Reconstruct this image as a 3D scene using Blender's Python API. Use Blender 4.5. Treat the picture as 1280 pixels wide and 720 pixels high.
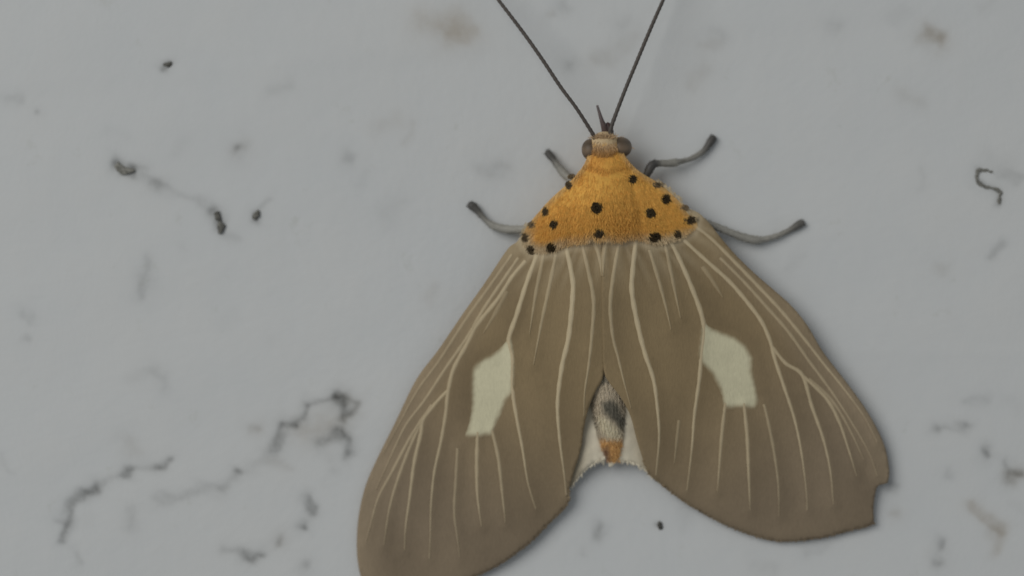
import bpy, math, random
import numpy as np
from mathutils import Vector, noise
from mathutils.geometry import delaunay_2d_cdt

random.seed(7); rng = np.random.default_rng(7)
for o in list(bpy.data.objects): bpy.data.objects.remove(o)
scene = bpy.context.scene
MM = 0.001

# ------------------------------------------------------------------ camera
D = 160.0                                   # mm from lens to wall
cam_d = bpy.data.cameras.new('camera'); cam = bpy.data.objects.new('camera', cam_d)
scene.collection.objects.link(cam); scene.camera = cam
cam.location = (0, -D*MM, 0); cam.rotation_euler = (math.pi/2, 0, 0)
cam_d.sensor_width = 36; cam_d.lens = 36*D/80.0
cam_d.clip_start = 0.005; cam_d.clip_end = 50
cam_d.dof.use_dof = True; cam_d.dof.focus_distance = (D-4.4)*MM; cam_d.dof.aperture_fstop = 9.0

# ------------------------------------------------------------------ light
world = bpy.data.worlds.new('World'); scene.world = world; world.use_nodes = True
bg = world.node_tree.nodes['Background']
bg.inputs[0].default_value = (0.95, 1.0, 1.03, 1); bg.inputs[1].default_value = 0.216
ld = bpy.data.lights.new('upper_left_light', 'AREA'); ld.shape = 'DISK'; ld.size = 0.80  # broad soft lamp from the upper left, source not seen
ld.energy = 5.4; ld.color = (1.0, 0.985, 0.95)
lo = bpy.data.objects.new('upper_left_light', ld); scene.collection.objects.link(lo)
lo.location = (-0.62, -0.78, 0.38)
lo.rotation_euler = (Vector((0.005, 0, 0)) - lo.location).to_track_quat('-Z', 'Y').to_euler()
vs = scene.view_settings
vs.view_transform = 'Standard'; vs.look = 'None'; vs.exposure = 0; vs.gamma = 1; vs.use_curve_mapping = False
scene.render.engine = 'CYCLES'
scene.render.resolution_x = 1024; scene.render.resolution_y = 576

# ------------------------------------------------------------------ helpers
def P(px, py, h):
    """photo pixel on a surface standing h mm off the wall -> point in metres (16 px = 1 mm at the wall)"""
    px = np.asarray(px, float); py = np.asarray(py, float); h = np.asarray(h, float)
    k = (1 - h/D)/16.0*MM
    return np.stack(np.broadcast_arrays((px-640)*k, -h*MM, (360-py)*k), -1)

ORG = Vector(P(757, 300, 0).tolist())
def link(o, parent=None):
    scene.collection.objects.link(o)
    if parent is not None: o.parent = parent
    return o
def mesh_obj(name, V, F, mat, parent=None, col=None, smooth=True, origin=None, label=None):
    V = np.asarray(V, float)
    if origin is None: origin = ORG if parent is not None else Vector((0, 0, 0))
    V = V - np.array(origin)
    me = bpy.data.meshes.new(name); me.from_pydata(V.tolist(), [], [list(map(int, f)) for f in F])
    me.materials.append(mat)
    if col is not None:
        a = me.color_attributes.new('Col', 'FLOAT_COLOR', 'POINT')
        c = np.ones((len(V), 4), np.float32); c[:, :3] = col
        a.data.foreach_set('color', c.ravel())
    if smooth: me.polygons.foreach_set('use_smooth', [True]*len(me.polygons))
    me.update()
    o = bpy.data.objects.new(name, me)
    if parent is None: o.location = origin
    link(o, parent)
    if label: o['label'] = label
    return o
def tag(o, label, cat, group=None):
    o['label'] = label; o['category'] = cat
    if group: o['group'] = group

def spline(pts, step=3.0, closed=False):
    pts = np.asarray(pts, float); n = len(pts); out = []
    rngi = range(n if closed else n-1)
    for i in rngi:
        if closed: p0, p1, p2, p3 = pts[(i-1) % n], pts[i], pts[(i+1) % n], pts[(i+2) % n]
        else: p0, p1, p2, p3 = pts[max(i-1, 0)], pts[i], pts[i+1], pts[min(i+2, n-1)]
        m = max(1, int(np.linalg.norm((p2-p1)[:2])/step))
        for k in range(m):
            t = k/m
            out.append(.5*((2*p1)+(-p0+p2)*t+(2*p0-5*p1+4*p2-p3)*t*t+(-p0+3*p1-3*p2+p3)*t**3))
    if not closed: out.append(pts[-1])
    return np.array(out)

def inside(x, y, poly):
    r = np.zeros(x.shape, bool); n = len(poly)
    for i in range(n):
        x1, y1 = poly[i]; x2, y2 = poly[(i+1) % n]
        if y1 == y2: continue
        r ^= ((y1 > y) != (y2 > y)) & (x < (x2-x1)*(y-y1)/(y2-y1)+x1)
    return r
def dist_line(x, y, pts, closed=False):
    d = np.full(x.shape, 1e9); pts = np.asarray(pts, float); n = len(pts)
    if n == 1: return np.hypot(x-pts[0][0], y-pts[0][1])
    for i in range(n if closed else n-1):
        a = pts[i]; b = pts[(i+1) % n]; ab = b-a; L = ab@ab+1e-9
        t = np.clip(((x-a[0])*ab[0]+(y-a[1])*ab[1])/L, 0, 1)
        d = np.minimum(d, np.hypot(x-a[0]-t*ab[0], y-a[1]-t*ab[1]))
    return d
def sstep(a, b, v):
    t = np.clip((v-a)/(b-a), 0, 1); return t*t*(3-2*t)
def soft_poly(x, y, poly, w):
    d = dist_line(x, y, poly, True); s = np.where(inside(x, y, poly), d, -d)
    return sstep(-w, w, s)

class RBF:
    """smooth height field through (px, py, mm) control points"""
    def __init__(s, c):
        c = np.array(c, float); s.p = c[:, :2]/100; n = len(c)
        A = np.zeros((n+3, n+3)); A[:n, :n] = s.k(s.p[:, None]-s.p[None]); A[:n, :n] += np.eye(n)*.02
        A[:n, n] = 1; A[:n, n+1:] = s.p; A[n, :n] = 1; A[n+1:, :n] = s.p.T
        s.w = np.linalg.solve(A, np.r_[c[:, 2], 0, 0, 0])
    def k(s, d):
        r2 = (d**2).sum(-1)+1e-12; return .5*r2*np.log(r2)
    def __call__(s, x, y):
        q = np.stack([np.asarray(x, float), np.asarray(y, float)], -1)/100; n = len(s.p)
        return s.k(q[..., None, :]-s.p)@s.w[:n] + s.w[n] + q@s.w[n+1:]

def tri_fill(outline, spacing):
    """triangulate an outline with evenly scattered inner points (pixel plane)"""
    o = np.asarray(outline, float); x0, y0 = o.min(0); x1, y1 = o.max(0)
    gx, gy = np.meshgrid(np.arange(x0, x1, spacing), np.arange(y0, y1, spacing))
    gx = gx + (np.arange(gx.shape[0]) % 2)[:, None]*spacing/2
    x = gx.ravel()+rng.uniform(-.15, .15, gx.size)*spacing; y = gy.ravel()+rng.uniform(-.15, .15, gx.size)*spacing
    m = inside(x, y, o) & (dist_line(x, y, o, True) > spacing*.55)
    pts = np.vstack([o, np.stack([x[m], y[m]], 1)]); n = len(o)
    r = delaunay_2d_cdt([Vector(p) for p in pts.tolist()], [(i, (i+1) % n) for i in range(n)], [], 1, 1e-5)
    V = np.array([(v.x, v.y) for v in r[0]]); F = np.array(r[2])
    a = V[F[:, 1]]-V[F[:, 0]]; b = V[F[:, 2]]-V[F[:, 0]]
    s = a[:, 0]*b[:, 1]-a[:, 1]*b[:, 0]
    F[s > 0] = F[s > 0][:, ::-1]           # pixel y runs down: this makes the faces look at the camera
    return V, F

def solid(V2, F, top, bot, col):
    """closed sheet: top and bottom surface (pixel plane + heights) with a rim"""
    n = len(V2); V = np.vstack([P(V2[:, 0], V2[:, 1], top), P(V2[:, 0], V2[:, 1], bot)])
    cnt = {}
    for f in F:
        for i in range(3):
            e = (f[i], f[(i+1) % 3]); cnt[e] = 1
    rim = [(b, a, a+n, b+n) for (a, b) in cnt if (b, a) not in cnt]
    return V, [tuple(f) for f in F]+[tuple(f[::-1]+n) for f in F]+rim, np.vstack([col, col])

def tube(pts, rad, seg=10, flat=1.0, caps=True, step=2.0, wob=0):
    """tapered round limb along (px, py, mm) points; radii in px"""
    a = np.array([list(p)+[r] for p, r in zip(pts, rad)], float); a = spline(a, step)
    C = P(a[:, 0], a[:, 1], a[:, 2]); R = np.maximum(a[:, 3], .25)/16*MM
    if wob: R = R*(1+wob*np.sin(np.arange(len(R))*math.pi*.66))
    T = np.gradient(C, axis=0); T /= np.linalg.norm(T, axis=1)[:, None]+1e-12
    up = np.array([0, -1.0, 0]); V = []; F = []
    for c, t, r in zip(C, T, R):
        u = np.cross(t, up); 
        if np.linalg.norm(u) < .2: u = np.cross(t, [1.0, 0, 0])
        u /= np.linalg.norm(u); v = np.cross(u, t)
        for k in range(seg):
            an = 2*math.pi*k/seg; V.append(c+u*r*math.cos(an)+v*r*flat*math.sin(an))
    n = len(C)
    for i in range(n-1):
        for k in range(seg):
            k2 = (k+1) % seg; F.append((i*seg+k, i*seg+k2, (i+1)*seg+k2, (i+1)*seg+k))
    if caps:
        V.append(C[0]-T[0]*R[0]*.6); V.append(C[-1]+T[-1]*R[-1]*.6)
        for k in range(seg):
            k2 = (k+1) % seg
            F.append((k2, k, n*seg)); F.append(((n-1)*seg+k, (n-1)*seg+k2, n*seg+1))
    return np.array(V), F, a

def hairs(roots, dirs, lens, width, cols, tipc=None, curl=.25):
    """many short tapered hairs as one mesh; roots and dirs in metres"""
    n = len(roots); d = dirs/np.linalg.norm(dirs, axis=1)[:, None]; L = np.asarray(lens)[:, None]
    s = np.cross(d, np.array([0, -1.0, 0])+rng.normal(0, .35, (n, 3))); s /= np.linalg.norm(s, axis=1)[:, None]
    nrm = np.cross(s, d); w = width*rng.uniform(.7, 1.3, (n, 1)); tc = cols if tipc is None else tipc
    m = roots+d*L*.55+nrm*L*.06; e = roots+d*L+s*L*rng.normal(0, curl*.5, (n, 1))-nrm*L*rng.uniform(0, .12, (n, 1))
    V = np.stack([roots-s*w, roots+s*w, m+s*w*.8, m-s*w*.8, e], 1).reshape(-1, 3); i = np.arange(n)*5
    F = np.stack([i, i+1, i+2, i+3], 1).tolist()+np.stack([i+3, i+2, i+4], 1).tolist()
    C = np.stack([cols, cols, (cols+tc)/2, (cols+tc)/2, tc], 1).reshape(-1, 3)
    return V, F, C

# ------------------------------------------------------------------ materials
def new_mat(name):
    m = bpy.data.materials.new(name); m.use_nodes = True
    nt = m.node_tree; return m, nt, nt.nodes['Principled BSDF']
def N(nt, t, **kw):
    n = nt.nodes.new(t)
    for k, v in kw.items(): setattr(n, k, v)
    return n
def noise_node(nt, scale, detail=4, rough=.6, vec=None):
    n = N(nt, 'ShaderNodeTexNoise'); n.inputs['Scale'].default_value = scale
    n.inputs['Detail'].default_value = detail; n.inputs['Roughness'].default_value = rough
    if vec: nt.links.new(vec, n.inputs['Vector'])
    return n.outputs['Fac']
def math_node(nt, op, a, b=None, clamp=False):
    n = N(nt, 'ShaderNodeMath', operation=op, use_clamp=clamp)
    for i, v in enumerate((a, b)):
        if v is None: continue
        if isinstance(v, (int, float)): n.inputs[i].default_value = v
        else: nt.links.new(v, n.inputs[i])
    return n.outputs[0]
def scale_col(nt, colr, fac):
    n = N(nt, 'ShaderNodeVectorMath', operation='SCALE')
    nt.links.new(colr, n.inputs[0]); nt.links.new(fac, n.inputs['Scale']); return n.outputs[0]
def mapping(nt, scale, rot=(0, 0, 0)):
    tc = N(nt, 'ShaderNodeTexCoord'); mp = N(nt, 'ShaderNodeMapping')
    mp.inputs['Scale'].default_value = scale; mp.inputs['Rotation'].default_value = rot
    nt.links.new(tc.outputs['Object'], mp.inputs['Vector']); return mp.outputs['Vector']
def bump(nt, bsdf, h, dist, strength=1):
    b = N(nt, 'ShaderNodeBump'); b.inputs['Distance'].default_value = dist; b.inputs['Strength'].default_value = strength
    nt.links.new(h, b.inputs['Height']); nt.links.new(b.outputs['Normal'], bsdf.inputs['Normal'])

def scale_mat(name, rough=.75, spec=.2, lo_=.88, hi=1.12, rot=0.0, sheen=0.0):
    """vertex colour with the fine streaky grain of wing scales"""
    m, nt, b = new_mat(name)
    at = N(nt, 'ShaderNodeAttribute', attribute_name='Col')
    v = mapping(nt, (9000, 9000, 2200), (0, rot, 0)); f1 = noise_node(nt, 1.0, 3, .7, v)
    v2 = mapping(nt, (420, 420, 420)); f2 = noise_node(nt, 1.0, 4, .6, v2)
    g = math_node(nt, 'ADD', math_node(nt, 'MULTIPLY', f1, .6), math_node(nt, 'MULTIPLY', f2, .4))
    r = N(nt, 'ShaderNodeMapRange'); r.inputs['From Min'].default_value = .3; r.inputs['From Max'].default_value = .7
    r.inputs['To Min'].default_value = lo_; r.inputs['To Max'].default_value = hi; nt.links.new(g, r.inputs['Value'])
    nt.links.new(scale_col(nt, at.outputs['Color'], r.outputs[0]), b.inputs['Base Color'])
    b.inputs['Roughness'].default_value = rough; b.inputs['Specular IOR Level'].default_value = spec
    b.inputs['Sheen Weight'].default_value = sheen
    bump(nt, b, f1, 0.00004, .6)
    return m
def plain_mat(name, rough=.6, spec=.3, attr=True, color=(.1, .1, .1)):
    m, nt, b = new_mat(name)
    f = noise_node(nt, 1.0, 3, .6, mapping(nt, (2500, 2500, 2500)))
    r = N(nt, 'ShaderNodeMapRange'); r.inputs['To Min'].default_value = .75; r.inputs['To Max'].default_value = 1.25
    nt.links.new(f, r.inputs['Value'])
    if attr: c = N(nt, 'ShaderNodeAttribute', attribute_name='Col').outputs['Color']
    else:
        n = N(nt, 'ShaderNodeRGB'); n.outputs[0].default_value = (*color, 1); c = n.outputs[0]
    nt.links.new(scale_col(nt, c, r.outputs[0]), b.inputs['Base Color'])
    b.inputs['Roughness'].default_value = rough; b.inputs['Specular IOR Level'].default_value = spec
    bump(nt, b, f, 0.00005, .5)
    return m

MAT_WING_L = scale_mat('wing_scales_left', rot=math.radians(-25))
MAT_WING_R = scale_mat('wing_scales_right', rot=math.radians(25))
MAT_HIND = scale_mat('hindwing_scales', lo_=.93, hi=1.07)
MAT_SKIN = plain_mat('body_scales', .8, .15)
MAT_HAIR = plain_mat('hair', .7, .2)
MAT_LEG = plain_mat('leg_shell', .5, .35)
MAT_EYE = plain_mat('eye', .5, .35)
MAT_SPOT = plain_mat('black_tuft', .75, .2)
MAT_DIRT = plain_mat('dirt', .95, .1)

# wall: off-white lime paint, grime from the Col attribute (r grime, g rust-coloured grime)
MAT_WALL, nt, b = new_mat('white_wall_paint')
at = N(nt, 'ShaderNodeAttribute', attribute_name='Col'); sep = N(nt, 'ShaderNodeSeparateColor')
nt.links.new(at.outputs['Color'], sep.inputs[0])
fine = noise_node(nt, 1.0, 6, .65, mapping(nt, (1500,)*3))
mid = noise_node(nt, 1.0, 5, .6, mapping(nt, (190,)*3))
big = noise_node(nt, 1.0, 3, .5, mapping(nt, (38,)*3))
def ragged(ch, k):
    a = math_node(nt, 'ADD', ch, math_node(nt, 'MULTIPLY', math_node(nt, 'SUBTRACT', fine, .5), math_node(nt, 'MULTIPLY', ch, k)))
    return math_node(nt, 'MULTIPLY', a, 1.0, True)
mix1 = N(nt, 'ShaderNodeMix', data_type='RGBA')
mix1.inputs['A'].default_value = (.600, .628, .645, 1); mix1.inputs['B'].default_value = (.692, .690, .674, 1)
nt.links.new(math_node(nt, 'ADD', math_node(nt, 'MULTIPLY', mid, .45), math_node(nt, 'MULTIPLY', big, .55)), mix1.inputs['Factor'])
mot = N(nt, 'ShaderNodeMix', data_type='RGBA', blend_type='MULTIPLY'); nt.links.new(mix1.outputs['Result'], mot.inputs['A'])
mot.inputs['B'].default_value = (.90, .90, .87, 1)
sp = N(nt, 'ShaderNodeMapRange'); sp.inputs['From Min'].default_value = .62; sp.inputs['From Max'].default_value = .74
nt.links.new(noise_node(nt, 1.0, 5, .7, mapping(nt, (330, 330, 330))), sp.inputs['Value']); nt.links.new(sp.outputs[0], mot.inputs['Factor'])
mix2 = N(nt, 'ShaderNodeMix', data_type='RGBA'); nt.links.new(mot.outputs['Result'], mix2.inputs['A'])
mix2.inputs['B'].default_value = (.40, .31, .20, 1); nt.links.new(ragged(sep.outputs[1], 1.3), mix2.inputs['Factor'])
mix3 = N(nt, 'ShaderNodeMix', data_type='RGBA'); nt.links.new(mix2.outputs['Result'], mix3.inputs['A'])
mix3.inputs['B'].default_value = (.055, .056, .050, 1); nt.links.new(ragged(sep.outputs[0], 1.5), mix3.inputs['Factor'])
nt.links.new(mix3.outputs['Result'], b.inputs['Base Color'])
b.inputs['Roughness'].default_value = .62; b.inputs['Specular IOR Level'].default_value = .25
bump(nt, b, math_node(nt, 'ADD', math_node(nt, 'MULTIPLY', mid, .8), math_node(nt, 'MULTIPLY', fine, .12)), 0.00022, .55)

# ------------------------------------------------------------------ wall
# grime traces on the paint, plus one painted shadow streak: (points px, half width px, strength, rusty?)
GR = [([(203, 84), (211, 80)], 4, .45, 0), ([(147, 201), (150, 212), (166, 214)], 6, .50, 0), ([(166, 213), (183, 211)], 5, .16, 0),
 ([(198, 232)], 9, .26, 0), ([(178, 220), (198, 233), (230, 243), (262, 258)], 5, .13, 0), ([(268, 262), (272, 270), (275, 284)], 6, .45, 0),
 ([(275, 288), (300, 298)], 5, .12, 0), ([(320, 271)], 6, .4, 0), ([(322, 266), (336, 248)], 4, .16, 0), ([(300, 186)], 6, .34, 0),
 ([(438, 197)], 8, .24, 0), ([(616, 214), (630, 210)], 10, .15, 0), ([(600, 210)], 7, .1, 0), ([(8, 125), (24, 125)], 6, .13, 0), ([(46, 141)], 4, .2, 0),
 ([(340, 112), (362, 108)], 7, .09, 0), ([(825, 657)], 4, .3, 0), ([(746, 668), (752, 660)], 6, .30, 0), ([(730, 690)], 6, .1, 0),
 ([(1255, 303), (1240, 321)], 5, .2, 0), ([(1252, 217), (1275, 224)], 6, .12, 0), ([(1224, 213), (1221, 224), (1231, 234), (1248, 240), (1250, 254)], 5, .3, 0),
 ([(1160, 43), (1174, 50)], 9, .20, .3), ([(1045, 35)], 10, .11, 0), ([(1234, 566)], 6, .5, 0), ([(1264, 597), (1275, 592)], 7, .42, .2),
 ([(1255, 578), (1264, 590)], 4, .2, 0), ([(1170, 537)], 6, .3, 0), ([(1180, 533), (1211, 534)], 5, .16, 0), ([(1211, 534)], 5, .25, 0), ([(1176, 682)], 6, .42, 0), ([(1174, 702)], 7, .28, 0),
 ([(1215, 633), (1235, 648), (1250, 662)], 6, .10, .22), ([(1250, 662), (1246, 690)], 6, .06, .15), ([(1115, 610)], 7, .26, 0), ([(1187, 592)], 6, .14, 0), ([(1205, 503), (1235, 500)], 6, .12, 0), ([(1120, 640)], 7, .1, .1),
 ([(80, 676), (84, 655), (89, 632), (104, 617), (122, 609)], 5.5, .40, 0), ([(104, 617), (122, 610)], 5, .34, 0), ([(75, 652), (84, 655)], 5, .2, 0), ([(124, 608), (160, 590)], 4, .14, 0),
 ([(155, 592), (166, 589)], 5, .38, 0), ([(166, 589), (200, 582)], 3.5, .16, 0), ([(195, 583), (206, 581), (213, 575)], 5, .42, 0),
 ([(196, 625), (222, 622), (248, 614), (276, 610)], 7, .17, 0), ([(276, 610), (299, 591)], 4, .14, 0), ([(299, 591)], 5, .42, 0), ([(320, 578), (336, 571)], 8, .12, 0),
 ([(344, 563), (350, 545), (355, 534)], 7, .36, 0), ([(355, 532), (372, 531)], 5, .36, 0), ([(372, 531), (379, 520), (384, 508)], 5, .36, 0), ([(386, 504), (404, 502), (424, 497)], 4.5, .28, 0),
 ([(423, 496), (428, 508), (432, 517)], 5.5, .55, 0), ([(424, 497), (446, 503), (440, 516), (432, 520)], 6, .36, .1), ([(402, 551), (418, 546), (428, 540)], 7, .34, 0), ([(426, 540), (433, 552), (437, 567)], 6, .44, 0),
 ([(380, 540), (420, 528)], 16, .06, .14), ([(320, 536)], 7, .2, .12), ([(385, 622), (390, 634), (393, 643)], 5, .42, 0), ([(378, 657)], 6, .5, 0),
 ([(350, 676)], 7, .34, .1), ([(306, 695), (318, 697), (327, 693)], 5.5, .45, 0), ([(282, 686), (296, 690)], 6, .2, 0), ([(382, 706)], 7, .26, 0), ([(165, 640), (163, 655)], 9, .14, 0),
 ([(96, 690), (100, 705)], 5, .13, 0), ([(186, 325), (180, 350), (177, 372)], 6, .17, 0), ([(30, 390), (40, 400)], 6, .12, 0), ([(33, 425)], 5, .16, 0), ([(196, 462), (208, 486)], 8, .11, 0),
 ([(165, 472), (190, 466)], 7, .07, 0), ([(528, 26), (560, 32)], 14, .04, .16), ([(562, 42), (586, 44)], 11, .06, .26), ([(575, 25)], 14, .02, .14), ([(711, 80)], 9, .22, 0), ([(745, 76), (760, 73)], 10, .10, .06), ([(777, 30)], 10, .10, 0),
 ([(706, 7)], 8, .16, 0), ([(780, 60), (795, 45)], 9, .06, .04), ([(895, 40), (905, 46)], 8, .09, 0), ([(505, 250), (480, 262)], 8, .06, 0), ([(1000, 318), (985, 340)], 6, .05, 0), ([(312, 590)], 6, .08, 0), ([(1010, 690), (1030, 684)], 8, .10, 0)]  # streak below the right midleg is shadow painted into the wall colour
r2 = random.Random(3)
for _ in range(60):
    x, y, an, L = r2.uniform(-20, 1300), r2.uniform(-20, 740), r2.uniform(0, 6.28), r2.uniform(2, 26)
    GR.append(([(x, y), (x+L*math.cos(an), y+L*math.sin(an))], r2.uniform(4, 11), r2.uniform(.025, .085), r2.choice((0, 0, .05))))
dx = 2.0
def axis(a, b, lo_, hi):
    inner = np.arange(a, b+.1, dx)
    g = np.cumsum(dx*1.35**np.arange(1, 40))
    return np.r_[(a-g[a-g > lo_])[::-1], inner, b+g[b+g < hi]]
xs = axis(-40, 1320, -2600, 3900); ys = axis(-40, 760, -2500, 3200)
gx, gy = np.meshgrid(xs, ys)
grime = np.zeros(gx.shape); rust = np.zeros(gx.shape); dent = np.zeros(gx.shape)
jx = gx+2.2*np.sin(gy*.13+np.sin(gx*.09)*2)+1.0*np.sin(gx*.31+gy*.22); jy = gy+2.2*np.sin(gx*.11+np.sin(gy*.1)*2)+1.0*np.sin(gy*.28-gx*.19)
for pts, w, s, ru in GR:
    p = np.array(pts); bx = (gx > p[:, 0].min()-5*w-12) & (gx < p[:, 0].max()+5*w+12) & (gy > p[:, 1].min()-5*w-12) & (gy < p[:, 1].max()+5*w+12)
    d = dist_line(jx[bx], jy[bx], pts); f = .75*np.exp(-(d/w)**2)+.25*np.exp(-(d/(2.1*w))**2)
    grime[bx] = 1-(1-grime[bx])*(1-np.clip(s*1.05*f, 0, .92)); rust[bx] = 1-(1-rust[bx])*(1-np.clip(ru*1.3*f, 0, .9))
    dent[bx] += np.clip(s, 0, .5)*f
hw = (0.05*np.sin(gx/163+gy/310)+.04*np.sin(gy/97+gx/420+1)+.03*np.sin((gx+gy)/61)*np.sin(gy/45)) - .12*np.clip(dent, 0, 1)
hw += .03*sstep(-14, 14, (118-.085*gx)-gy)          # faint old coat edge that runs across the upper left
hw += .02*np.exp(-((gy-(437+.02*(gx-1000)))/9)**2)*sstep(1020, 1100, gx)
hw -= hw[(gx > 560) & (gx < 1020)].mean()
V = P(gx.ravel(), gy.ravel(), hw.ravel()); ny, nx = gx.shape
idx = np.arange(nx*ny).reshape(ny, nx)
F = np.stack([idx[:-1, :-1], idx[1:, :-1], idx[1:, 1:], idx[:-1, 1:]], -1).reshape(-1, 4)
ring = np.r_[idx[0, :], idx[1:, -1], idx[-1, -2::-1], idx[-2:0:-1, 0]]
back = V[ring].copy(); back[:, 1] = .03; nb = len(V); m = len(ring)
F = [tuple(f) for f in F.tolist()]+[(int(ring[i]), int(ring[(i+1) % m]), nb+(i+1) % m, nb+i) for i in range(m)]+[tuple(range(nb+m-1, nb-1, -1))]
colr = np.zeros((nb+m, 3)); colr[:nb, 0] = grime.ravel(); colr[:nb, 1] = rust.ravel()
wall = mesh_obj('wall', np.vstack([V, back]), F, MAT_WALL, None, colr)
wall['kind'] = 'structure'; wall['label'] = 'off-white painted wall with grimy specks and scuffs'

# ------------------------------------------------------------------ moth
moth = bpy.data.objects.new('moth', None); moth.empty_display_size = .005; moth.location = ORG; link(moth)
tag(moth, 'brown moth with cream wing patches and black-dotted orange thorax resting on the white wall', 'moth')

BROWN = np.array([.288, .212, .116]); DBROWN = np.array([.245, .190, .128]); CREAM = np.array([.68, .635, .44])
VEIN = np.array([.70, .58, .38]); ORANGE = np.array([.78, .425, .092]); PALE = np.array([.62, .51, .34])

HL = RBF([(700, 255, 2.4), (650, 300, 2.0), (690, 310, 3.0), (720, 312, 3.3), (750, 315, 3.5), (754, 440, 3.05), (748, 485, 2.8), (731, 530, 2.3), (718, 590, 1.5),
 (708, 630, 1.0), (660, 680, .9), (600, 716, .8), (520, 740, .6), (455, 730, .45), (447, 670, .40), (473, 570, .55), (520, 475, .85), (578, 393, 1.3), (610, 345, 1.7),
 (620, 540, 1.75), (640, 420, 2.35), (690, 440, 2.8), (540, 620, 1.05), (600, 630, 1.25), (560, 520, 1.3)])
HR = RBF([(810, 250, 2.4), (880, 275, 2.0), (818, 305, 3.1), (790, 308, 3.4), (754, 315, 3.56), (754, 440, 3.1), (772, 485, 2.9), (790, 530, 2.35), (803, 575, 1.6),
 (814, 597, 1.2), (852, 624, 1.0), (917, 660, .75), (982, 676, .6), (1058, 664, .6), (1093, 640, .7), (1110, 600, .9), (1105, 555, 1.05), (1062, 483, 1.4), (1010, 405, 1.7), (947, 347, 1.9), (905, 303, 2.0),
 (890, 540, 1.75), (870, 420, 2.4), (820, 440, 2.85), (960, 600, 1.15), (930, 420, 2.15), (985, 500, 1.75), (1040, 560, 1.4)])
OUT_L = [(748, 262), (690, 262), (662, 286), (645, 303), (634, 312), (605, 355), (578, 393), (548, 437), (520, 475), (493, 530), (473, 570), (457, 607), (448, 647), (446, 687), (450, 717), (459, 736), (480, 746),
 (520, 745), (560, 734), (592, 721), (612, 712), (637, 697), (663, 677), (683, 657), (700, 640), (710, 628), (711, 612), (718, 588), (726, 562), (730, 535), (736, 510), (745, 488), (754, 470), (757, 425), (756, 360), (754, 320)]
OUT_R1 = [(754, 320), (752, 360), (753, 420), (755, 464), (763, 480), (776, 497), (788, 520), (796, 550), (804, 575), (812, 592), (831, 608), (852, 624), (881, 642), (917, 660), (953, 672), (982, 676), (1026, 672), (1058, 664), (1087, 656.5), (1092.5, 653)]
OUT_R2 = [(1092.5, 650), (1092, 636), (1093.5, 621), (1096, 610), (1099, 606.5), (1104, 605.5), (1109, 604)]
OUT_R3 = [(1110.5, 601), (1111.5, 586), (1105, 555), (1087, 519), (1062, 483), (1029, 440), (1010, 408), (990, 383), (968, 363), (947, 345), (921, 320), (901, 297), (884, 276), (864, 262), (815, 255), (758, 258)]
outL = spline(OUT_L, 3, True)
outR = np.vstack([spline(OUT_R1, 3), spline(OUT_R2, 2), spline(OUT_R3, 3)])
PATCH_L = [(637, 424), (628, 434), (618, 444), (601, 453), (593, 463), (592, 480), (592, 507), (588, 525), (583, 543), (598, 544), (614, 541), (621, 524), (630, 502), (639, 488), (641, 464), (640, 440)]
PATCH_R = [(880, 402), (889, 412), (903, 418), (917, 423), (931, 434), (938, 447), (938, 466), (943, 484), (946, 500), (943, 508), (925, 507), (907, 508), (902, 486), (892, 466), (878, 452), (876, 440)]
THX = [(742, 178), (731, 204), (720, 219), (709, 230), (688, 249), (671, 268), (659, 283), (654, 297), (660, 309), (675, 314), (693, 313), (706, 307), (718, 303), (730, 303), (741, 298), (749, 301), (757, 298), (772, 301), (790, 297), (804, 299), (820, 304), (838, 300), (852, 295), (866, 284), (868, 273), (856, 264), (849, 252), (836, 239), (822, 228), (805, 218), (792, 208), (783, 197), (772, 180), (757, 176)]

def wcol(x, y, side):
    """pigment of a forewing at pixel positions"""
    ax, ay = (455, 735) if side < 0 else (1060, 675)
    r = np.hypot(x-755, y-300)
    c = BROWN+(DBROWN-BROWN)*sstep(170, 430, r)[..., None]
    out = outL if side < 0 else outR
    d = dist_line(x, y, out, True)
    co = (x < 700) if side < 0 else (x > 830)
    costal = dist_line(x, y, OUT_L[3:15] if side < 0 else OUT_R3[1:13])
    cs = sstep(46, 6, costal)*sstep(0, 40, np.abs(y-300))
    c = c+(np.array([.37, .29, .195])-c)*(cs*.45)[..., None]
    outer = sstep(9, 0, dist_line(x, y, OUT_L[14:26] if side < 0 else OUT_R1[9:]))
    c = c*(1-.13*outer)[..., None]
    c = c*(1+.05*np.sin(x*.045+y*.02)+.04*np.sin(y*.031-x*.06))[..., None]
    cell = [(668, 345), (648, 400), (622, 430), (592, 452), (585, 470), (580, 520)] if side < 0 else [(850, 312), (878, 365), (900, 402), (938, 425), (950, 450), (955, 490)]
    c = c*(1-.15*np.exp(-(dist_line(x, y, cell)/13)**2))[..., None]
    # orange base beside the thorax and pale scales next to it
    dt = dist_line(x, y, THX, True); dt = np.where(inside(x, y, THX), -dt, dt)
    ang = np.arctan2(x-755, np.maximum(y-225, 1)); fan = .5+.5*np.sin(ang*46+np.sin(ang*17)*1.5)
    c = c+(PALE-c)*(.30*sstep(70, 8, dt)*fan*sstep(120, 60, np.abs(dt)))[..., None]
    c = c+(PALE-c)*(.75*sstep(15, 2, dt))[..., None]
    c = c+(ORANGE-c)*sstep(3, -4, dt)[..., None]
    return c

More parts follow.
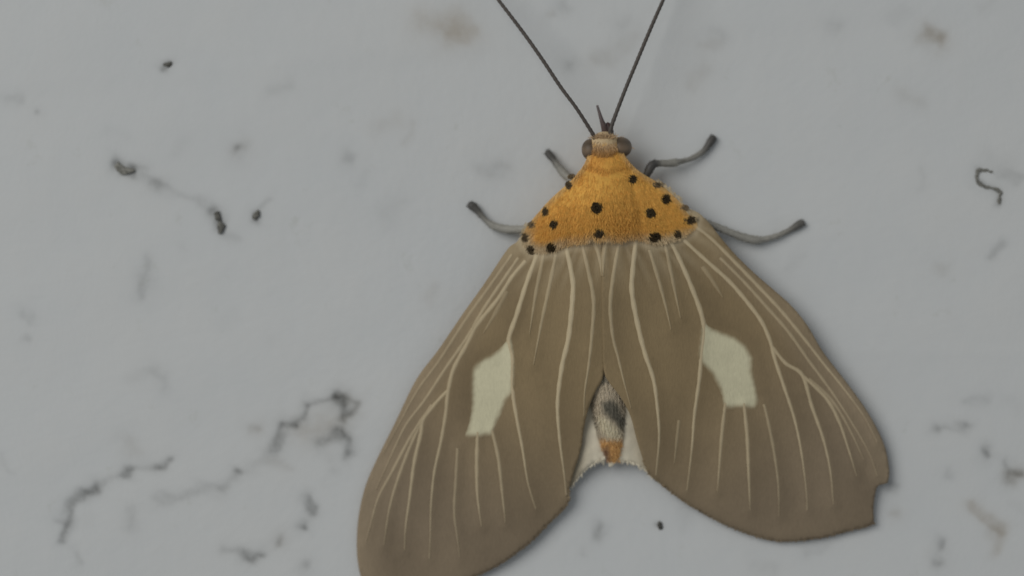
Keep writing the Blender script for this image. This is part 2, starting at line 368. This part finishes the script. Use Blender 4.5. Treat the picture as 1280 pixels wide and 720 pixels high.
VEINS_L = [  # points, half width px, brightness
 ([(740, 298), (745, 308), (750, 324), (752, 345)], 2.4, .6), ([(727, 302), (734, 332), (742, 375), (740, 418), (736, 456), (731, 490), (730, 520)], 2.4, .55),
 ([(706, 301), (715, 345), (716, 368), (711, 420), (703, 455), (698, 490), (697, 515), (700, 553), (705, 590), (708, 619)], 2.9, .95),
 ([(695, 318), (685, 366), (678, 398), (672, 429), (667, 456)], 2.3, .50),
 ([(680, 317), (671, 360), (666, 390), (662, 418)], 2.2, .45),
 ([(671, 318), (657, 357), (646, 393), (636, 424), (640, 448), (640, 484), (646, 523), (653, 560), (660, 603), (670, 636)], 2.7, .85),
 ([(615, 538), (623, 573), (628, 617), (632, 654)], 2.1, .6),
 ([(597, 540), (596, 580), (597, 620), (602, 658)], 2.2, .65),
 ([(572, 560), (570, 600), (568, 640), (572, 673), (575, 697)], 1.9, .38),
 ([(657, 326), (640, 346), (622, 374), (596, 406), (583, 431), (567, 461), (560, 490), (557, 518), (551, 553), (543, 590), (539, 630), (538, 670), (537, 698)], 2.4, .7),
 ([(560, 488), (550, 498), (537, 513), (528, 526), (526, 542), (518, 577), (512, 623), (507, 660), (506, 688)], 2.2, .7),
 ([(528, 526), (512, 560), (496, 603), (486, 640), (480, 682)], 1.9, .5),
 ([(540, 506), (514, 545), (490, 590), (473, 622), (463, 657), (457, 680)], 1.9, .5),
 ([(648, 322), (606, 384), (585, 420), (556, 462), (531, 500), (507, 532), (488, 572), (470, 612)], 2.0, .55),
 ([(640, 318), (612, 358), (582, 400), (549, 451), (522, 488), (500, 528), (480, 566)], 1.9, .38),
 ([(634, 364), (620, 390), (604, 417)], 2.6, .3)]
VEINS_R = [
 ([(760, 297), (757, 308), (754.5, 324), (754, 345)], 2.4, .6), ([(775, 299), (767, 343), (763, 382), (766, 420), (773, 448), (780, 477), (789, 510)], 2.4, .55),
 ([(796, 292), (791, 337), (790, 365), (797, 405), (806, 441), (817, 475), (822, 512), (824, 548), (820, 594)], 2.9, .95),
 ([(812, 312), (824, 352), (832, 382), (839, 412)], 2.3, .5),
 ([(832, 306), (841, 350), (847, 380), (851, 398)], 2.2, .45),
 ([(836, 297), (850, 325), (865, 360), (876, 390), (880, 412), (877, 442), (874, 476), (868, 520), (865, 560), (859, 613)], 2.7, .85),
 ([(849, 525), (846, 552), (843, 580)], 2.0, .3),
 ([(907, 504), (903, 537), (900, 574), (897, 614)], 2.1, .6),
 ([(930, 504), (934, 545), (936, 592), (938, 638)], 2.2, .65),
 ([(955, 505), (961, 530), (968, 566), (973, 606), (974, 646)], 1.9, .42),
 ([(855, 300), (870, 314), (890, 332), (912, 352), (932, 375), (952, 402), (963, 427), (969, 450), (979, 480), (993, 523), (1002, 566), (1008, 613), (1009, 638)], 2.4, .8),
 ([(965, 433), (982, 454), (1003, 469), (1015, 508), (1029, 548), (1038, 588), (1042, 631)], 2.2, .7),
 ([(1003, 469), (1033, 498), (1049, 527), (1060, 559), (1071, 595)], 2.1, .65),
 ([(868, 282), (890, 299), (915, 324), (947, 357), (977, 389), (1005, 423), (1030, 455), (1052, 482), (1080, 520), (1097, 553)], 2.1, .65),
 ([(900, 322), (930, 352), (957, 382), (985, 414), (1012, 452), (1040, 490), (1066, 530), (1086, 565), (1097, 595)], 2.0, .5),
 ([(1011, 473), (1040, 500), (1062, 536), (1080, 575)], 1.8, .4),
 ([(878, 333), (890, 350), (904, 372)], 2.6, .3)]

def ribbon(pts, hw_, H, side, bright):
    a = spline(pts, 3.0); n = len(a); t = np.linspace(0, 1, n)
    T = np.gradient(a, axis=0); T /= np.linalg.norm(T, axis=1)[:, None]; Nn = np.stack([-T[:, 1], T[:, 0]], 1)
    w = hw_*(.55+.45*np.sin(np.pi*np.clip(t*1.0+.12, 0, 1)))*(1+.08*np.sin(np.arange(n)*.9))
    w = w*1.25*(1-.38*t)
    prof = np.array([(-1.6, -.05), (-.75, .02), (0, .055), (.75, .02), (1.6, -.05)]); pk = np.array([0, .75, 1, .75, 0])
    fade = sstep(1.0, .78, t)*(1-.25*t)
    q = a[:, None]+Nn[:, None]*(prof[None, :, :1]*w[:, None, None]); x = q[..., 0].ravel(); y = q[..., 1].ravel()
    V = P(x, y, H(x, y)+np.tile(prof[:, 1], n)); base = wcol(x, y, side)
    k = (bright*(.35+.65*fade)[:, None]*pk[None]).ravel()
    C = base+(VEIN-base)*k[:, None]; F = []
    for i in range(n-1):
        for k in range(4): F.append((i*5+k, i*5+k+1, i*5+k+6, i*5+k+5))
    return V, F, C

def orient(V, F):
    """turn faces so that they look away from the wall"""
    V = np.asarray(V); out = []
    for f in F:
        n = np.cross(V[f[1]]-V[f[0]], V[f[2]]-V[f[0]]); out.append(tuple(f) if n[1] < 0 else tuple(f[::-1]))
    return out

def forewing(out, H0, side, veins, patch, mat, lab, margin):
    # the membrane stands a little higher along each vein and sags between them
    def H(x, y):
        x = np.asarray(x, float); y = np.asarray(y, float); d = np.full(x.shape, 1e9)
        for pts, hw_, br in veins:
            if br > .35: d = np.minimum(d, dist_line(x, y, pts))
        return H0(x, y)+.10*np.exp(-(d/7.5)**2)-.02
    V2, F = tri_fill(out, 3.4)
    top = H(V2[:, 0], V2[:, 1]); col = wcol(V2[:, 0], V2[:, 1], side)
    V, FF, CC = solid(V2, F, top, top-.07, col)
    w = mesh_obj('forewing', V, FF, mat, moth, CC, label=lab)
    for pts, hw_, br in veins:
        v, f, c = ribbon(pts, hw_, H, side, br)
        mesh_obj('vein', v, orient(v, f), mat, w, c, origin=Vector((0, 0, 0))+ORG)
    # cream patch: a sheet of pale scales just proud of the wing
    pc = np.array(patch, float); ctr = pc.mean(0); big = spline(ctr+(pc-ctr)*(1+6/np.linalg.norm(pc-ctr, axis=1))[:, None], 2.5, True)
    V2, F = tri_fill(big, 2.2); wob = 1.5*np.sin(V2[:, 0]*.5)+1.2*np.sin(V2[:, 1]*.63+V2[:, 0]*.3)
    mk = soft_poly(V2[:, 0]+wob*.3, V2[:, 1]+wob*.25, patch, 4.2)
    base = wcol(V2[:, 0], V2[:, 1], side); col = base+(CREAM-base)*mk[:, None]
    edge = dist_line(V2[:, 0], V2[:, 1], big, True)
    h = H(V2[:, 0], V2[:, 1])-.015+.045*sstep(0, 4, edge)
    mesh_obj('cream_patch', P(V2[:, 0], V2[:, 1], h), orient(P(V2[:, 0], V2[:, 1], h), F), mat, w, col)
    # fringe of scales on the margin
    ms = spline(margin, .7); T = np.gradient(ms, axis=0); Nn = np.stack([T[:, 1], -T[:, 0]], 1); Nn /= np.linalg.norm(Nn, axis=1)[:, None]
    c = np.array([800, 560]) if side > 0 else np.array([640, 560])
    s = np.sign(((ms-c)*Nn).sum(1)); Nn = Nn*s[:, None]
    ro = ms-Nn*1.5; hh = H(ro[:, 0], ro[:, 1])-.01; A = P(ro[:, 0], ro[:, 1], hh); tip = ms+Nn*1.8+rng.normal(0, .5, ms.shape)
    B = P(tip[:, 0], tip[:, 1], H(ms[:, 0], ms[:, 1])-.04); L = np.linalg.norm(B-A, axis=1)*rng.uniform(.7, 1.25, len(A))
    base = wcol(ro[:, 0], ro[:, 1], side)*rng.uniform(.9, 1.15, (len(ro), 1))
    v, f, c = hairs(A, B-A, L, .00007, base)
    fr = mesh_obj('fringe', v, f, mat, w, c, smooth=False); fr['kind'] = 'stuff'
    return w
fw_l = forewing(outL, HL, -1, VEINS_L, PATCH_L, MAT_WING_L, 'brown forewing with a whole rounded tip', OUT_L[16:27])
fw_r = forewing(outR, HR, 1, VEINS_R, PATCH_R, MAT_WING_R, 'brown forewing with a nick torn from its tip', OUT_R1[8:])

# hindwings: pale, mostly hidden below the forewings
HH = RBF([(757, 400, 1.4), (757, 470, 1.5), (757, 520, 1.7), (735, 560, 1.45), (712, 612, .85), (790, 555, 1.45), (812, 592, .95), (690, 420, 1.7), (640, 560, .9), (560, 600, .5), (620, 660, .4), (680, 640, .55), (820, 420, 1.7),
 (880, 560, .9), (960, 600, .5), (900, 630, .4), (850, 610, .6)])
HCREAM = np.array([.80, .72, .56])
def hindwing(pts, lab):
    o = spline(pts, 4, True); V2, F = tri_fill(o, 5); x, y = V2.T
    h = HH(x, y)+.05*np.sin(x*.16+y*.05)
    k = sstep(60, 18, np.abs(x-764)); col = np.array([.30, .245, .16])+(HCREAM-np.array([.30, .245, .16]))*k[:, None]
    col = col*(1+.06*np.sin(x*.5)+.05*np.sin(y*.3+x*.2))[:, None]
    V, FF, CC = solid(V2, F, h, h-.06, col)
    w = mesh_obj('hindwing', V, FF, MAT_HIND, moth, CC, label=lab)
    ms = spline(pts[-5:], 1.0); A = P(ms[:, 0], ms[:, 1]-1.5, HH(ms[:, 0], ms[:, 1])); n = len(A)
    d = P(ms[:, 0]+rng.normal(0, 1.5, n), ms[:, 1]+4, HH(ms[:, 0], ms[:, 1])-.05)-A
    v, f, c = hairs(A, d, np.linalg.norm(d, axis=1)*rng.uniform(.6, 1.4, n), .00005, np.tile(HCREAM, (n, 1))*rng.uniform(.8, 1.1, (n, 1)))
    fr = mesh_obj('fringe', v, f, MAT_HAIR, w, c, smooth=False); fr['kind'] = 'stuff'
    return w
hindwing([(757, 380), (700, 380), (640, 440), (585, 520), (570, 590), (600, 640), (650, 645), (690, 628), (709, 614), (722, 597), (736, 583), (750, 575), (758, 569)], 'cream hindwing mostly hidden under the whole forewing')
hindwing([(757, 380), (815, 380), (870, 440), (925, 520), (940, 580), (915, 620), (870, 622), (835, 606), (815, 594), (803, 584), (788, 578), (774, 575), (758, 569)][::-1][0:1] +
         [(757, 380), (815, 380), (870, 440), (925, 520), (940, 580), (915, 620), (870, 622), (835, 606), (815, 594), (803, 584), (788, 578), (774, 575)], 'cream hindwing mostly hidden under the nicked forewing')

# abdomen: segmented, pale above with a dark saddle mark and a painted slit shadow, orange end
V, F, a = tube([(757, 300, 2.0), (756, 360, 1.75), (757, 430, 1.6), (759, 490, 1.5), (762, 530, 1.4), (765, 558, 1.2), (766, 573, 1.05)], [23, 24, 22, 20.5, 17.5, 12, 7], seg=28, flat=.85, step=2)
px = V[:, 0]/MM*16/(1+V[:, 1]/MM/D)+640; py = 360-V[:, 2]/MM*16/(1+V[:, 1]/MM/D)
col = np.tile(np.array([.58, .49, .36]), (len(V), 1))
col = col+(np.array([.74, .66, .48])-col)*soft_poly(px, py, [(748, 519), (758, 522), (776, 540), (774, 549), (758, 546), (750, 534)], 4)[:, None]
dk = np.maximum.reduce([soft_poly(px, py, [(752, 503), (764, 499), (773, 505), (777, 518), (783, 522), (782, 538), (774, 534), (766, 524), (755, 515)], 4), .6*soft_poly(px, py, [(737, 515), (743, 515), (748, 530), (750, 550), (745, 556), (741, 540)], 3), .8*soft_poly(px, py, [(750, 466), (757, 462), (761, 478), (752, 480)], 3)])  # left slit is gap shadow put into the colour; small wedge darkens the top
col = col+(np.array([.17, .155, .12])-col)*dk[:, None]
og = sstep(545, 554, py+np.abs(px-765)*.1); col = col+(np.array([.72, .42, .16])-col)*og[:, None]
rd = soft_poly(px, py, [(748, 562), (760, 556), (763, 574), (752, 580)], 4); col = col+(np.array([.30, .17, .10])-col)*rd[:, None]
abd = mesh_obj('abdomen', V, F, MAT_SKIN, moth, col)
sel = [i for i in range(len(V)) if V[i][1] < -.0012 and 470 < py[i] < 578]
R_ = np.array([V[i] for i in sel for _ in range(5)]); n = len(R_); C_ = np.array([col[i] for i in sel for _ in range(5)])
R_ = R_+rng.normal(0, .00004, R_.shape); d = np.tile([0.0, -.25, -1.0], (n, 1))+rng.normal(0, .25, (n, 3)); d[:, 0] += (R_[:, 0]-P(763, 0, 1)[0])*300
v, f, c = hairs(R_, d, rng.uniform(.00016, .0004, n), .000020, C_*rng.uniform(.94, 1.06, (n, 1)))
fur = mesh_obj('fur', v, f, MAT_HAIR, abd, c, smooth=False); fur['kind'] = 'stuff'

# thorax: furry orange shield over the wing roots
HT = RBF([(757, 176, 3.2), (742, 182, 2.9), (772, 182, 2.9), (757, 215, 4.3), (735, 215, 3.6), (780, 213, 3.6), (755, 255, 4.9), (722, 255, 4.2), (790, 252, 4.2), (752, 290, 4.5), (750, 305, 3.85),
 (710, 230, 2.7), (805, 218, 2.7), (688, 250, 2.5), (822, 229, 2.5), (660, 283, 2.2), (864, 276, 2.3), (656, 303, 2.45), (690, 290, 3.5), (820, 282, 3.5), (690, 312, 3.15), (720, 309, 3.45), (820, 304, 3.25), (790, 303, 3.5), (850, 294, 2.75)])
def thx_h(x, y):
    h = HT(x, y)
    # creases between collar, shoulder flaps and back
    for line in ([(734, 212), (757, 219), (786, 209)], [(728, 222), (716, 262), (712, 305)], [(786, 218), (797, 258), (800, 300)]):
        h = h-.16*np.exp(-(dist_line(x, y, line)/5)**2)
    return h
o = spline(THX, 3, True); V2, F = tri_fill(o, 3.2); x, y = V2.T
def thx_col(x, y):
    c = np.tile(ORANGE, (len(x), 1)); d = dist_line(x, y, THX, True)
    low = sstep(262, 300, y)
    lat = .45+.55*sstep(35, 60, np.abs(x-755)); low = sstep(276, 300, y)*lat
    c = c+(np.array([.62, .50, .32])-c)*(.95*sstep(17, 5, d)*low)[:, None]
    c = c+(np.array([.72, .345, .075])-c)*(.7*np.exp(-((x-748)**2+(y-202)**2)/260)+.30*np.exp(-((x-690)**2+(y-285)**2)/700)+.3*np.exp(-((x-785)**2+(y-285)**2)/900)).clip(0, 1)[:, None]
    c = c+(np.array([.60, .44, .24])-c)*(.5*sstep(8, 0, d)*(1-low))[:, None]
    c = c+(np.array([.74, .60, .38])-c)*(.65*np.exp(-(dist_line(x, y, [(738, 300), (750, 310), (760, 300)])/3.5)**2))[:, None]
    return c
h = thx_h(x, y); col = thx_col(x, y)
V, FF, CC = solid(V2, F, h, np.minimum(h-.3, 1.5), col)
thx = mesh_obj('thorax', V, FF, MAT_SKIN, moth, CC)
SPOTS = [(714.5, 221, 4, 3, .55), (711, 232, 4, 5, .8), (682, 265, 4.6, 5.4, .85), (693, 280.5, 5.6, 5.6, .95), (665, 281, 5, 4, .4), (657, 297, 5.2, 5.5, .75), (664.5, 312, 5, 5.4, .85), (690, 309.5, 6.6, 6.2, 1),
 (746, 260, 7.2, 7.2, 1), (749, 292, 7, 6.2, .85), (790, 224, 6, 4.8, .95), (822, 231, 6.5, 3.4, .6), (831.5, 249, 6.2, 6.4, 1), (812.6, 266.5, 6.8, 6.2, .95), (817.5, 296.5, 8.4, 6.6, 1), (846, 293, 5.2, 5.4, .85), (862, 275.5, 9, 4.4, .9), (855, 260, 5, 3.5, .4)]
keep_off = [(s[0], s[1], (s[2]+s[3])/2) for s in SPOTS]
# fur
nf = 17000; fx = []; fy = []
X = rng.uniform(650, 872, nf*3); Y = rng.uniform(174, 316, nf*3); mk = inside(X, Y, o)
for s in keep_off: mk &= np.hypot(X-s[0], (Y+3)-s[1]) > s[2]*.95
X = X[mk][:nf]; Y = Y[mk][:nf]; n = len(X)
R_ = P(X, Y, thx_h(X, Y)-.03); fl = np.stack([(X-755)/140+rng.normal(0, .22, n), -.34+rng.normal(0, .12, n), -1+rng.normal(0, .12, n)], 1)
fl[:, 2] *= np.where(Y < 225, .75, 1)
c0 = thx_col(X, Y)*rng.uniform(.9, 1.08, (n, 1)); tipc = c0*1.08
v, f, c = hairs(R_, fl, rng.uniform(.00026, .0005, n), .000020, c0, tipc)
fur = mesh_obj('fur', v, f, MAT_HAIR, thx, c, smooth=False); fur['kind'] = 'stuff'
# long pale scales that hang over the wing roots
X = []; Y = []
lowl = spline(THX[6:29], 1.0)
A2 = np.repeat(lowl, 3, 0)+rng.normal(0, 1.2, (len(lowl)*3, 2)); n = len(A2)
hgt = np.maximum(thx_h(A2[:, 0], A2[:, 1])-.06, 2.2); R_ = P(A2[:, 0], A2[:, 1]-3, hgt)
fl = np.stack([(A2[:, 0]-755)/110+rng.normal(0, .15, n), -.05+rng.normal(0, .08, n), -1+rng.normal(0, .1, n)], 1)
c0 = np.where(rng.random((n, 1)) < .6, np.array([[.62, .50, .32]]), np.array([[.60, .47, .28]]))*rng.uniform(.8, 1.15, (n, 1))
v, f, c = hairs(R_, fl, rng.uniform(.0002, .0004, n), .000026, c0)
fur = mesh_obj('scale_fringe', v, f, MAT_HAIR, thx, c, smooth=False); fur['kind'] = 'stuff'
# black spots: small raised tufts
for (sx, sy, ra, rb, dk) in SPOTS:
    base = np.array([.040, .026, .010])*dk+np.array([.30, .22, .13])*(1-dk); rr = [0, .4, .75, 1.0, 1.18]; V = []; F = []; C = []
    ph = rng.uniform(0, 6, 3); K = 16
    for i, q in enumerate(rr):
        for k in range(K):
            an = 2*math.pi*k/K; wv = 1+.12*math.sin(2*an+ph[0])+.09*math.sin(3*an+ph[1])+.05*math.sin(5*an+ph[2])
            x = sx+ra*q*wv*math.cos(an); y = sy+rb*q*wv*math.sin(an)
            hz = float(np.maximum(thx_h(np.array([x]), np.array([y]))[0] if True else 0, 0))+[.06, .055, .04, .0, -.08][i]
            V.append(P(x, y, hz)); C.append(base*rng.uniform(.8, 1.2))
    for i in range(len(rr)-1):
        for k in range(K):
            k2 = (k+1) % K; F.append((i*K+k, i*K+k2, (i+1)*K+k2, (i+1)*K+k))
    m = int(10*ra*rb/4); an = rng.uniform(0, 6.283, m); q = np.sqrt(rng.uniform(0, 1, m)); hx = sx+ra*q*np.cos(an); hy = sy-1.5+rb*q*np.sin(an)
    fl = np.stack([(hx-755)/140+rng.normal(0, .3, m), -.4+rng.normal(0, .15, m), -1+rng.normal(0, .2, m)], 1)
    v, f, c = hairs(P(hx, hy, thx_h(hx, hy)+.02), fl, rng.uniform(.00016, .00036, m), .000024, base*rng.uniform(.6, 1.4, (m, 1)))
    F = orient(V, F)+[[i+len(V) for i in ff] for ff in f]
    mesh_obj('spot', np.vstack([V, v]), F, MAT_SPOT, thx, np.vstack([C, c]))

# head with eyes, palps, antennae
def ellipsoid(cx, cy, ch, rx, ry, rh, colf, seg=28, rings=18, dent=None):
    V = []; F = []; C = []
    for i in range(rings+1):
        t = math.pi*i/rings
        for k in range(seg):
            an = 2*math.pi*k/seg; u = (math.sin(t)*math.cos(an), math.sin(t)*math.sin(an), math.cos(t))
            V.append(P(cx+rx*u[0], cy+ry*u[1], ch+rh*u[2])); C.append(colf(u))
    for i in range(rings):
        for k in range(seg):
            k2 = (k+1) % seg; F.append((i*seg+k, (i+1)*seg+k, (i+1)*seg+k2, i*seg+k2))
    return np.array(V), F, np.array(C)
V, F, C = ellipsoid(756, 184, 2.55, 19, 20, 1.15, lambda u: np.array([.66, .42, .17]) if u[1] > -.2 else np.array([.62, .47, .28]))
head = mesh_obj('head', V, F, MAT_SKIN, moth, C)
n = 2200; X = rng.normal(755, 7.0, n); Y = rng.uniform(170, 206, n); hh = 2.55+1.15*np.sqrt(np.clip(1-((X-756)/19)**2-((Y-184)/20)**2, .02, 1))
k = sstep(176, 192, Y)[:, None]; c0 = (np.array([.62, .44, .26])*(1-k)+np.array([.56, .29, .09])*k)*rng.uniform(.75, 1.15, (n, 1))
fl = np.stack([(X-756)/40+rng.normal(0, .2, n), -.22+rng.normal(0, .12, n), np.where(Y < 174, .3, -.9)+rng.normal(0, .2, n)], 1)
v, f, c = hairs(P(X, Y, hh-.05), fl, rng.uniform(.00022, .00045, n), .000024, c0)
fur = mesh_obj('fur', v, f, MAT_HAIR, head, c, smooth=False); fur['kind'] = 'stuff'
def eyecol(u):
    return np.array([.14, .10, .066])*(1+.35*math.sin(u[1]*5+1))+np.array([.05, .05, .045])*max(0, u[0])
for ex, ey, r1, r2 in ((738, 187, 11, 13.5), (776, 184, 14, 13)):
    V, F, C = ellipsoid(ex, ey, 2.45, r1, r2, .85, eyecol); mesh_obj('eye', V, F, MAT_EYE, head, C)
DK = np.array([.045, .035, .032])
def limb(name, pts, rad, colfn, parent, mat=MAT_LEG, wob=0, seg=10, label=None):
    V, F, a = tube(pts, rad, seg=seg, wob=wob); t = np.repeat(np.linspace(0, 1, len(a)), seg); t = np.r_[t, 0, 1]
    return mesh_obj(name, V, F, mat, parent, np.array([colfn(q) for q in t]), label=label)
limb('palp', [(757, 176, 2.2), (756.5, 163, 2.5), (752, 150, 2.7), (746.5, 132, 2.7)], [5, 4.6, 2.6, 1.5], lambda t: np.array([.07, .035, .03])+np.array([.08, .09, .09])*t, head)
limb('palp', [(762, 177, 2.2), (761.5, 164, 2.4), (759.5, 154, 2.45)], [6, 5.4, 2.6], lambda t: np.array([.06, .03, .028]), head)
ac = lambda t: np.array([.085, .072, .062])
limb('antenna', [(744, 174, 3.0), (742, 169, 3.1), (721, 136, 3.3), (701, 109, 3.2), (679, 76, 3.0), (655, 42, 2.7), (623, 0, 2.3), (590, -42, 1.7), (560, -78, 1.0)], [3.0, 2.5, 2.2, 2.3, 2.3, 2.3, 2.1, 1.7, 1.0], ac, head, wob=.10, seg=8)
limb('antenna', [(764, 168, 3.0), (764, 159, 3.1), (780, 116, 3.3), (796, 77, 3.1), (814, 34, 2.8), (829, 0, 2.4), (850, -48, 1.7), (866, -90, 1.0)], [3.2, 2.6, 2.3, 2.3, 2.3, 2.2, 1.7, 1.0], ac, head, wob=.10, seg=8)

# legs
LG = np.array([.40, .385, .34]); LD = np.array([.055, .052, .05])
def leg(pts, rad, colfn, label=None, hair=9):
    o = limb('leg', pts, rad, colfn, moth, label=label, seg=12)
    V, F, a = tube(pts, rad, seg=12); n = (len(V)-2)
    i = rng.integers(0, n, int(len(a)*hair)); t = i/n; R_ = V[i]
    C0 = np.repeat(P(a[:, 0], a[:, 1], a[:, 2]), 12, 0)[i]; out = (R_-C0); out /= np.linalg.norm(out, axis=1)[:, None]
    T = np.gradient(P(a[:, 0], a[:, 1], a[:, 2]), axis=0); T /= np.linalg.norm(T, axis=1)[:, None]; T = np.repeat(T, 12, 0)[i]
    c = np.array([colfn(q) for q in t])*rng.uniform(.8, 1.3, (len(i), 1))
    R_ = R_-out*.00002
    v, f, c = hairs(R_, T+out*.35+rng.normal(0, .15, R_.shape), rng.uniform(.0001, .00026, len(i)), .000022, c)
    h = mesh_obj('fur', v, f, MAT_HAIR, o, c, smooth=False); h['kind'] = 'stuff'
    return o
def bands(*st):
    """colour along a leg: (t, darkness) stops"""
    ts = [q[0] for q in st]; ks = [q[1] for q in st]
    return lambda t: LG+(LD-LG)*float(np.interp(t, ts, ks))
leg([(790, 240, 1.9), (802, 228, 1.7), (808, 219, 1.65), (812, 211, 1.65), (817, 205, 1.6), (824, 204, 1.4), (835, 204, 1.15), (845, 203, .95), (850, 202, .85), (862, 199, .62), (872, 194, .46), (882, 186, .36), (888, 177, .3), (892, 171, .28)],
    [6, 4.6, 4.4, 5.4, 5.0, 4.0, 4.6, 5.0, 3.2, 3.0, 3.2, 3.6, 4.6, 4.2], bands((0, .3), (.14, .9), (.34, .95), (.40, .35), (.52, .25), (.60, .55), (.64, .35), (.80, .45), (.88, .85), (1, .9)), 'raised foreleg with a dark knee')
leg([(840, 275, 1.5), (870, 276, 1.4), (884, 279, 1.3), (909, 289, 1.0), (930, 297, .8), (945, 300, .66), (954, 299.5, .56), (968, 296, .46), (980, 291, .38), (990, 286, .33), (998, 281, .3), (1004, 278, .28)],
    [5, 4.6, 4.4, 4.4, 5.0, 5.2, 3.6, 3.4, 3.0, 3.6, 4.8, 4.2], bands((0, .2), (.3, .25), (.75, .2), (.86, .4), (.93, .75), (1, .8)))
leg([(735, 240, 1.9), (722, 229, 1.5), (712, 223, 1.25), (705, 217, 1.0), (700, 211, .78), (694, 203, .55), (689, 196, .38), (684, 190, .28)], [6, 5, 5, 5.2, 4.6, 3.4, 4.4, 4.6], bands((0, .2), (.55, .3), (.72, .5), (.84, .85), (1, .9)))
leg([(690, 275, 1.6), (665, 285, 1.3), (648, 287, .95), (632, 286.5, .74), (618, 283, .58), (610, 278, .48), (603, 271, .4), (597, 264, .34), (591, 258, .3), (587, 255, .28)], [5, 4.6, 5.0, 5.2, 4.8, 3.4, 3.4, 4.2, 5.2, 4.4], bands((0, .1), (.5, .1), (.72, .3), (.82, .6), (.9, .85), (1, .9)))
# hind legs run back under the wings
leg([(725, 300, 1.2), (690, 360, .7), (650, 420, .35), (630, 470, .26)], [5, 4.4, 3.6, 3.4], bands((0, .2), (1, .8)), hair=3)
leg([(790, 300, 1.2), (830, 360, .7), (860, 420, .35), (880, 470, .26)], [5, 4.4, 3.6, 3.4], bands((0, .2), (1, .8)), hair=3)

# ------------------------------------------------------------------ crumbs of dirt stuck to the wall
def crumb(name, pts, rad, label, cat, dark=.05, hgt=.6, seed=0):
    org = Vector(P(pts[0][0], pts[0][1], 0).tolist())
    V, F, a = tube([(x, y, .05) for x, y in pts], rad, seg=12, flat=hgt, step=1.2)
    Vn = []
    for p in V:
        q = Vector((p/MM*3.0).tolist())+Vector((seed*7.3, 0, 0)); Vn.append(p+np.array([noise.noise(q), .4*noise.noise(q+Vector((9, 0, 0))), noise.noise(q+Vector((0, 9, 0)))])*.00016)
    c = np.array([[dark, dark*.98, dark*.88]])*rng.uniform(.6, 1.5, (len(V), 1))
    ob = mesh_obj(name, Vn, F, MAT_DIRT, None, c, origin=org); tag(ob, label, cat, None); return ob
crumb('dirt_speck', [(206, 82), (210, 80), (213, 82)], [1.6, 3.8, 2.2], 'lone small black dirt speck high on the bare wall', 'dirt speck', .11, .6, 1)
crumb('dirt_clump', [(148, 202), (149, 211), (157, 214), (168, 213)], [2.5, 4.5, 4.8, 2.2], 'wedge-shaped olive grey dirt clump at the upper end of a smear', 'dirt clump', .23, .5, 2)
crumb('dirt_clump', [(271, 265), (272, 270), (273, 275)], [2.6, 3.6, 2.4], 'smaller upper crumb of the touching dark pair', 'dirt clump', .12, .6, 3)
crumb('dirt_clump', [(275, 277), (276, 284), (274, 290)], [3.0, 4.8, 2.6], 'larger lower crumb of the touching dark pair', 'dirt clump', .15, .6, 4)
crumb('dirt_speck', [(319, 274), (320, 269), (323, 264)], [2.4, 3.6, 1.8], 'small dark speck with a faint tail beside the dark crumb pair', 'dirt speck', .17, .6, 5)
crumb('dirt_speck', [(825, 653), (824.5, 658), (826, 662)], [2.2, 3.4, 2.0], 'tiny black speck just below the gap between the wings', 'dirt speck', .10, .6, 6)
crumb('fibre', [(1244, 216.5), (1235, 214.5), (1225, 212.5), (1220, 219), (1223, 228), (1231, 234), (1241, 235.5), (1250, 240), (1250, 248), (1249, 255)], [1.0, 1.8, 2.4, 2.2, 2.4, 2.6, 2.0, 2.2, 2.2, 2.0], 'dark crooked fibre bent like a hook on the bare wall', 'fibre', .20, .6, 7)
